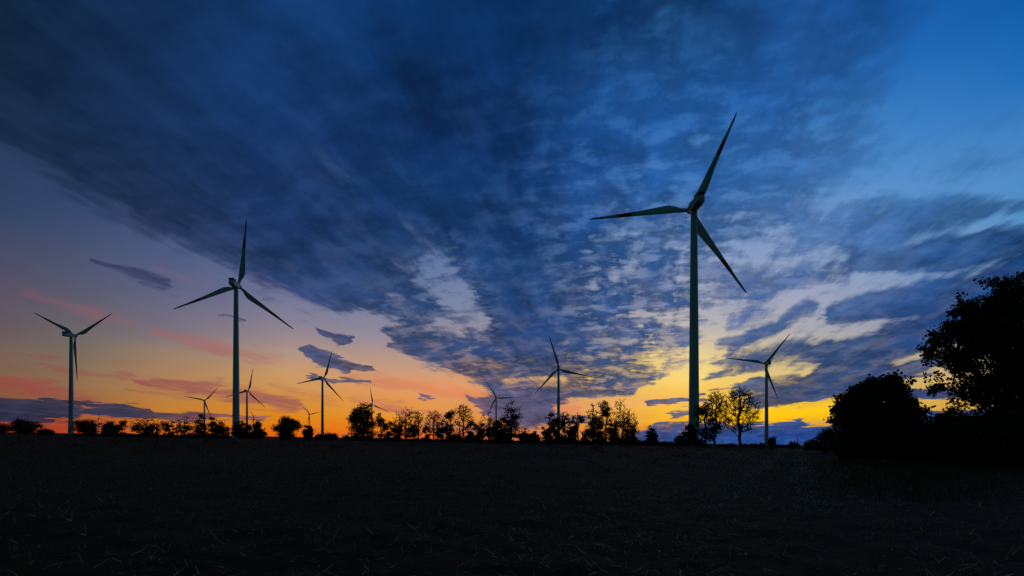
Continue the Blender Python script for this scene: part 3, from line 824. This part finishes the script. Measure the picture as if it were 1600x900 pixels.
G_ROW = 'trees along the far edge of the field'
TREES = [
 # name, label, px, Y, top, half width, kind, seed, options
 ('broadleaf_tree', 'low dark tree cut by the left edge of the picture', -4, 330, 662, 16, 'round', 1, {}),
 ('broadleaf_tree', 'broad domed dark tree left of the leftmost turbine', 38, 320, 654.5, 25, 'round', 2, dict(lean=-.1)),
 ('broadleaf_tree', 'flat-topped dense tree just right of the leftmost turbine', 136, 320, 656, 19, 'round', 3, {}),
 ('broadleaf_tree', 'small rounded tree beside the tiny distant turbine', 171, 315, 659, 13, 'round', 4, {}),
 ('broadleaf_tree', 'slim tree with a tuft on top, left of a wide gappy tree', 191, 310, 657, 10, 'sparse', 5, {}),
 ('broadleaf_tree', 'wide gappy tree with light showing under its crown, left field edge', 230, 300, 651, 25, 'halfbare', 6, dict(dens=1.3)),
 ('broadleaf_tree', 'thin tree in the glow right of the wide gappy tree', 263, 300, 659, 12, 'sparse', 7, {}),
 ('broadleaf_tree', 'tree with bare fanning twigs on top, left of a small turbine', 288, 290, 651, 15, 'halfbare', 8, {}),
 ('broadleaf_tree', 'leafy tree directly in front of a small turbine left of the second tallest tower', 313, 285, 648, 14, 'sparse', 9, dict(dens=1.5)),
 ('broadleaf_tree', 'narrow leafy tree under the lower blade of a small turbine', 331, 285, 652, 9, 'sparse', 10, dict(dens=1.4)),
 ('broadleaf_tree', 'pointed bushy tree just left of the second tallest tower', 348, 280, 660, 13, 'bush', 11, {}),
 ('broadleaf_tree', 'small tree with an airy top right of the second tallest tower', 403, 270, 660, 9, 'sparse', 12, dict(dens=1.2)),
 ('broadleaf_tree', 'lone dense round tree standing in the orange glow', 449, 240, 652, 21.5, 'round', 13, dict(dens=1.25)),
 ('broadleaf_tree', 'big dense tree in front of the half hidden turbine', 567, 205, 631, 25, 'round', 14, dict(dens=1.15, lean=.1)),
 ('broadleaf_tree', 'slim gappy tree just right of the big dense tree', 595, 200, 646, 10, 'sparse', 15, dict(dens=.9)),
 ('broadleaf_tree', 'tree with a dark leafy head on a clear trunk, left of centre', 634, 195, 637, 19, 'halfbare', 16, dict(dens=1.2)),
 ('broadleaf_tree', 'thin nearly bare tree right of the leafy headed tree', 654, 195, 643, 11, 'bare', 17, dict(dens=.6)),
 ('broadleaf_tree', 'twiggy tree with leaves only low down, in the middle of the tree row', 678, 195, 642, 16, 'bare', 18, {}),
 ('broadleaf_tree', 'leafy tree leaning against a tall bare tree left of centre', 704, 193, 643, 12, 'sparse', 20, dict(dens=1.3)),
 ('broadleaf_tree', 'tall bare tree with upright branches left of the central turbine', 724, 190, 633, 18, 'bare', 21, dict(dens=1.1)),
 ('broadleaf_tree', 'airy leafy tree just left of the central turbine tower', 763, 190, 644, 17, 'halfbare', 22, dict(dens=1.2)),
 ('pine_tree', 'layered dark pine just right of the central turbine tower', 799, 188, 629, 21, 'tiered', 23, dict(leafm=M_NEEDLE, dens=1.2)),
 ('broadleaf_tree', 'leafy tree on the left of the blue-cloud turbine tower', 860, 186, 647, 14, 'sparse', 24, dict(dens=1.5)),
 ('broadleaf_tree', 'twiggy tree on the right of the blue-cloud turbine tower', 882, 186, 643, 12, 'bare', 25, dict(dens=.9)),
 ('broadleaf_tree', 'tree with one dark round leaf clump against yellow sky', 903, 184, 644, 12, 'sparse', 26, dict(dens=1.1)),
 ('broadleaf_tree', 'tree with a bare forked top above a leafy middle', 926, 184, 631, 12, 'halfbare', 27, dict(dens=1.0)),
 ('broadleaf_tree', 'slender tree with a leaning leafy tip against yellow sky', 946, 182, 625, 12, 'sparse', 28, dict(dens=1.1, lean=.2)),
 ('broadleaf_tree', 'tall open crowned tree at the right end of the central row', 974, 182, 624, 22, 'halfbare', 29, dict(dens=1.2, lean=.05)),
 ('conifer_tree', 'lone small conifer against the low blue cloud', 1018, 215, 663.5, 10.5, 'conifer', 30, dict(leafm=M_NEEDLE)),
 ('broadleaf_tree', 'dense leafy tree touching the tallest turbine tower', 1103, 196, 632, 18, 'round', 31, dict(dens=.9, leafm=M_LEAF2, nleaf=8)),
 ('broadleaf_tree', 'bare tree with fanning twigs, second right of the tallest tower', 1118, 192, 612, 21, 'bare', 32, dict(dens=1.7, trunk_r=.38, lowleaf=.8)),
 ('broadleaf_tree', 'wide spreading bare tree between the tallest and farthest right turbines', 1156, 190, 605, 33, 'bare', 33, dict(dens=2.5, trunk_r=.50, lowleaf=.22)),
 ('broadleaf_tree', 'small dark tree at the foot of the farthest right turbine', 1206, 240, 684, 6.5, 'sparse', 34, dict(dens=1.2)),
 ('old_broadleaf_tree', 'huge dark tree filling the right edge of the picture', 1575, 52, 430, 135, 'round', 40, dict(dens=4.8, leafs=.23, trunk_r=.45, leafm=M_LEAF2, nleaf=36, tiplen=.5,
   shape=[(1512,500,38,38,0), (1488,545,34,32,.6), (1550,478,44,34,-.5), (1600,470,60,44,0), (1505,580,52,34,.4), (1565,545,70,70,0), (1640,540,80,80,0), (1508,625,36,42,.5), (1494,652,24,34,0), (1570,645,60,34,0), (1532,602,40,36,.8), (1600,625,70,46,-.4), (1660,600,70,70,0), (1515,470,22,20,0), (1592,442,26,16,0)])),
]
for nm, lab, px, Y, top, hw, kind, seed, o in TREES:
    make_tree(nm, lab, 'tree', G_ROW if Y > 100 else None, px, Y, top, hw, kind, seed, **o)

BUSHES = [
 ('large_bush', 'big domed leafy bush left of the huge tree', 1370, 50, 588, 72, 41, dict(dens=4.0, leafs=.24, leafm=M_LEAF2, nleaf=30, tiplen=.8,
   shape=[(1372,634,46,40,0), (1338,645,30,32,.4), (1408,650,28,28,-.3), (1384,614,28,22,0), (1350,622,22,18,0), (1376,690,66,34,0), (1318,648,14,16,0)])),
 ('large_bush', 'lower dark bush filling the gap under the huge tree', 1462, 49, 652, 46, 42, dict(dens=3.0, leafs=.24, leafm=M_LEAF2, nleaf=30, tiplen=.8,
   shape=[(1455,690,50,34,0), (1475,680,30,30,0), (1440,705,40,20,0)])),
 ('large_bush', 'dark undergrowth bush at the right picture edge below the huge tree', 1560, 46, 655, 90, 43, dict(dens=4.5, leafs=.26, leafm=M_LEAF2, nleaf=32, tiplen=.8,
   shape=[(1520,690,50,40,0), (1570,695,60,50,0), (1630,690,60,60,0), (1520,715,60,22,0), (1610,720,60,24,0)])),
 ('bush', 'rounded dark bush at the left foot of the big domed bush', 1303, 75, 668, 21, 44, dict(dens=1.8, leafs=.22)),
 ('bush', 'lowest small bush at the left end of the right-hand hedge', 1272, 95, 688, 14, 45, dict(leafs=.25)),
 ('bush', 'dense dark bush on the right foot of the second tallest tower', 379, 265, 660, 15, 46, dict(dens=1.5)),
 ('bush', 'low bush beside the airy tree, sloping to the glow', 405, 265, 671, 11, 47, {}),
 ('bush', 'low bush sloping down right of the broad domed tree', 72, 310, 672, 11, 48, {}),
 ('bush', 'narrow pointed bush under the tiny turbine right of the lone round tree', 481, 250, 665, 6, 49, {}),
 ('bush', 'low bush at the foot of the mid sized bare tower', 517, 245, 677.5, 10, 50, {}),
 ('bush', 'tiny bush just left of the mid sized bare tower', 499, 245, 680, 5, 51, {}),
 ('bush', 'small bush right of the layered pine', 822, 190, 676, 9, 52, {}),
 ('bush', 'small pointed bush between the pine and the blue-cloud turbine', 834, 188, 674, 7, 53, {}),
 ('bush', 'low bushy sapling clump left of the tallest tower', 1063, 215, 680, 9, 54, {}),
 ('bush', 'dark leafy bush against the foot of the tallest tower', 1078, 200, 660, 9, 55, {}),
]
for nm, lab, px, Y, top, hw, seed, o in BUSHES:
    make_tree(nm, lab, 'bush', None, px, Y, top, hw, 'bush', seed, **o)

# young thin trees filling the central row: three saplings, copied
rnd = random.Random(31)
LS = 'thin gappy sapling among the taller trees of the central row'
sap = []
for i, px in enumerate((608, 620, 645, 667, 689, 699, 736, 747, 752, 783, 820, 851, 870, 893, 914, 935, 957, 990)):
    Y = rnd.uniform(184, 204); top = rnd.uniform(650, 672); x = px2x(px, Y)
    if i < 3:
        o = make_tree('sapling', LS, 'tree', 'saplings in the central tree row', px, Y, (660, 656, 664)[i], 9, ('sparse', 'halfbare', 'sparse')[i], 500 + i, dens=.8)
        sap.append((o, px2z((660, 656, 664)[i], Y) - terrain(x, Y)))
    else:
        p, h0 = sap[i % 3]; o = copy_tree(p)
        k = max(.7, min(1.5, (px2z(top, Y) - terrain(x, Y)) / h0))
        o.location = (x, Y, terrain(x, Y)); o.scale = (k * rnd.uniform(.8, 1.25), k, k); o.rotation_euler = (0, 0, rnd.uniform(0, 6.28))

# low undergrowth along the field edge: three shrubs, copied
protos = []
rnd = random.Random(77)
SPOTS = []
for px in range(545, 1000, 12): SPOTS.append((px + rnd.uniform(-4, 4), rnd.uniform(182, 205), rnd.choice((rnd.uniform(677, 683), rnd.uniform(684, 691), rnd.uniform(684, 691)))))
for px in list(range(120, 345, 13)): SPOTS.append((px + rnd.uniform(-4, 4), rnd.uniform(275, 300), rnd.uniform(676, 682)))
for px in list(range(1004, 1052, 9)) + [1092, 1104, 1128, 1140, 1168, 1178, 1190, 1220, 1232, 1240]: SPOTS.append((px, rnd.uniform(205, 225), rnd.uniform(688, 692) if px < 1100 else rnd.uniform(692, 695)))
LAB = ['low dark shrub in the undergrowth beneath the central tree row', 'low dark shrub in the undergrowth beneath the left tree row', 'low dark shrub on the horizon below the blue cloud']
GRP = ['undergrowth beneath the central tree row', 'undergrowth beneath the left tree row', 'low shrubs below the blue cloud']
for i, (px, Y, top) in enumerate(SPOTS):
    g = 0 if 545 <= px + 8 and px < 1002 else (1 if px < 500 else 2)
    x = px2x(px, Y)
    if i < 3:
        o = make_tree('shrub', LAB[g], 'shrub', GRP[g], px, Y, (679, 681, 683)[i], 10, 'bush', 300 + i, dens=.6)
        protos.append((o, px2z((679, 681, 683)[i], Y) - terrain(x, Y), 10 / F * Y))
    else:
        p, h0, w0 = protos[i % 3]
        o = copy_tree(p)
        h = max(.62, min(1.6, (px2z(top, Y) - terrain(x, Y)) / h0))
        ww = rnd.uniform(7, 12) / F * Y / w0
        o.location = (x, Y, terrain(x, Y)); o.scale = (ww, ww, h); o.rotation_euler = (0, 0, rnd.uniform(0, 6.28))
        o['label'] = LAB[g]; o['group'] = GRP[g]

# ------------------------------------------------------------------ utility pole on the horizon
Yp = 420.0; xp = px2x(1246, Yp); zp = terrain(xp, Yp); hp = px2z(683.5, Yp) - zp
pole = empty('utility_pole', (xp, Yp, zp), 'thin utility pole alone on the horizon left of the hedge', 'pole')
b = MB(); b.lathe([(.22, -.5), (.20, 0), (.13, hp)], 10); b.build('post', M_WOOD, pole)
b = MB(); b.box((0, .16, hp - .6), (1.9, .12, .16)); b.box((0, .16, hp - 1.8), (1.5, .12, .16)); b.build('crossarm', M_WOOD, pole)
for sx in (-.8, .8):
    b = MB(); b.lathe([(.05, 0), (.09, .08), (.06, .16), (.09, .24), (.03, .32)], 8); i_ = b.build('insulator', M_CERAMIC, pole); i_.location = (sx, .16, hp - .515)

# ------------------------------------------------------------------ CAMERA
cam = bpy.data.cameras.new('camera'); co = bpy.data.objects.new('camera', cam); COL.objects.link(co)
co.location = (0, 0, CAMZ); co.rotation_euler = (R(90), 0, 0)
cam.sensor_width = 36.0; cam.lens = 36.0 * F / 1600.0
cam.shift_y = (YH - 450.0) / 1600.0
cam.clip_start = 0.1; cam.clip_end = 30000
S.camera = co

# ------------------------------------------------------------------ render settings
vs = S.view_settings
vs.view_transform = 'Standard'; vs.look = 'None'; vs.exposure = 0; vs.gamma = 1; vs.use_curve_mapping = False
S.cycles.max_bounces = 3; S.cycles.diffuse_bounces = 1; S.cycles.glossy_bounces = 2; S.cycles.transmission_bounces = 2
S.cycles.use_denoising = False
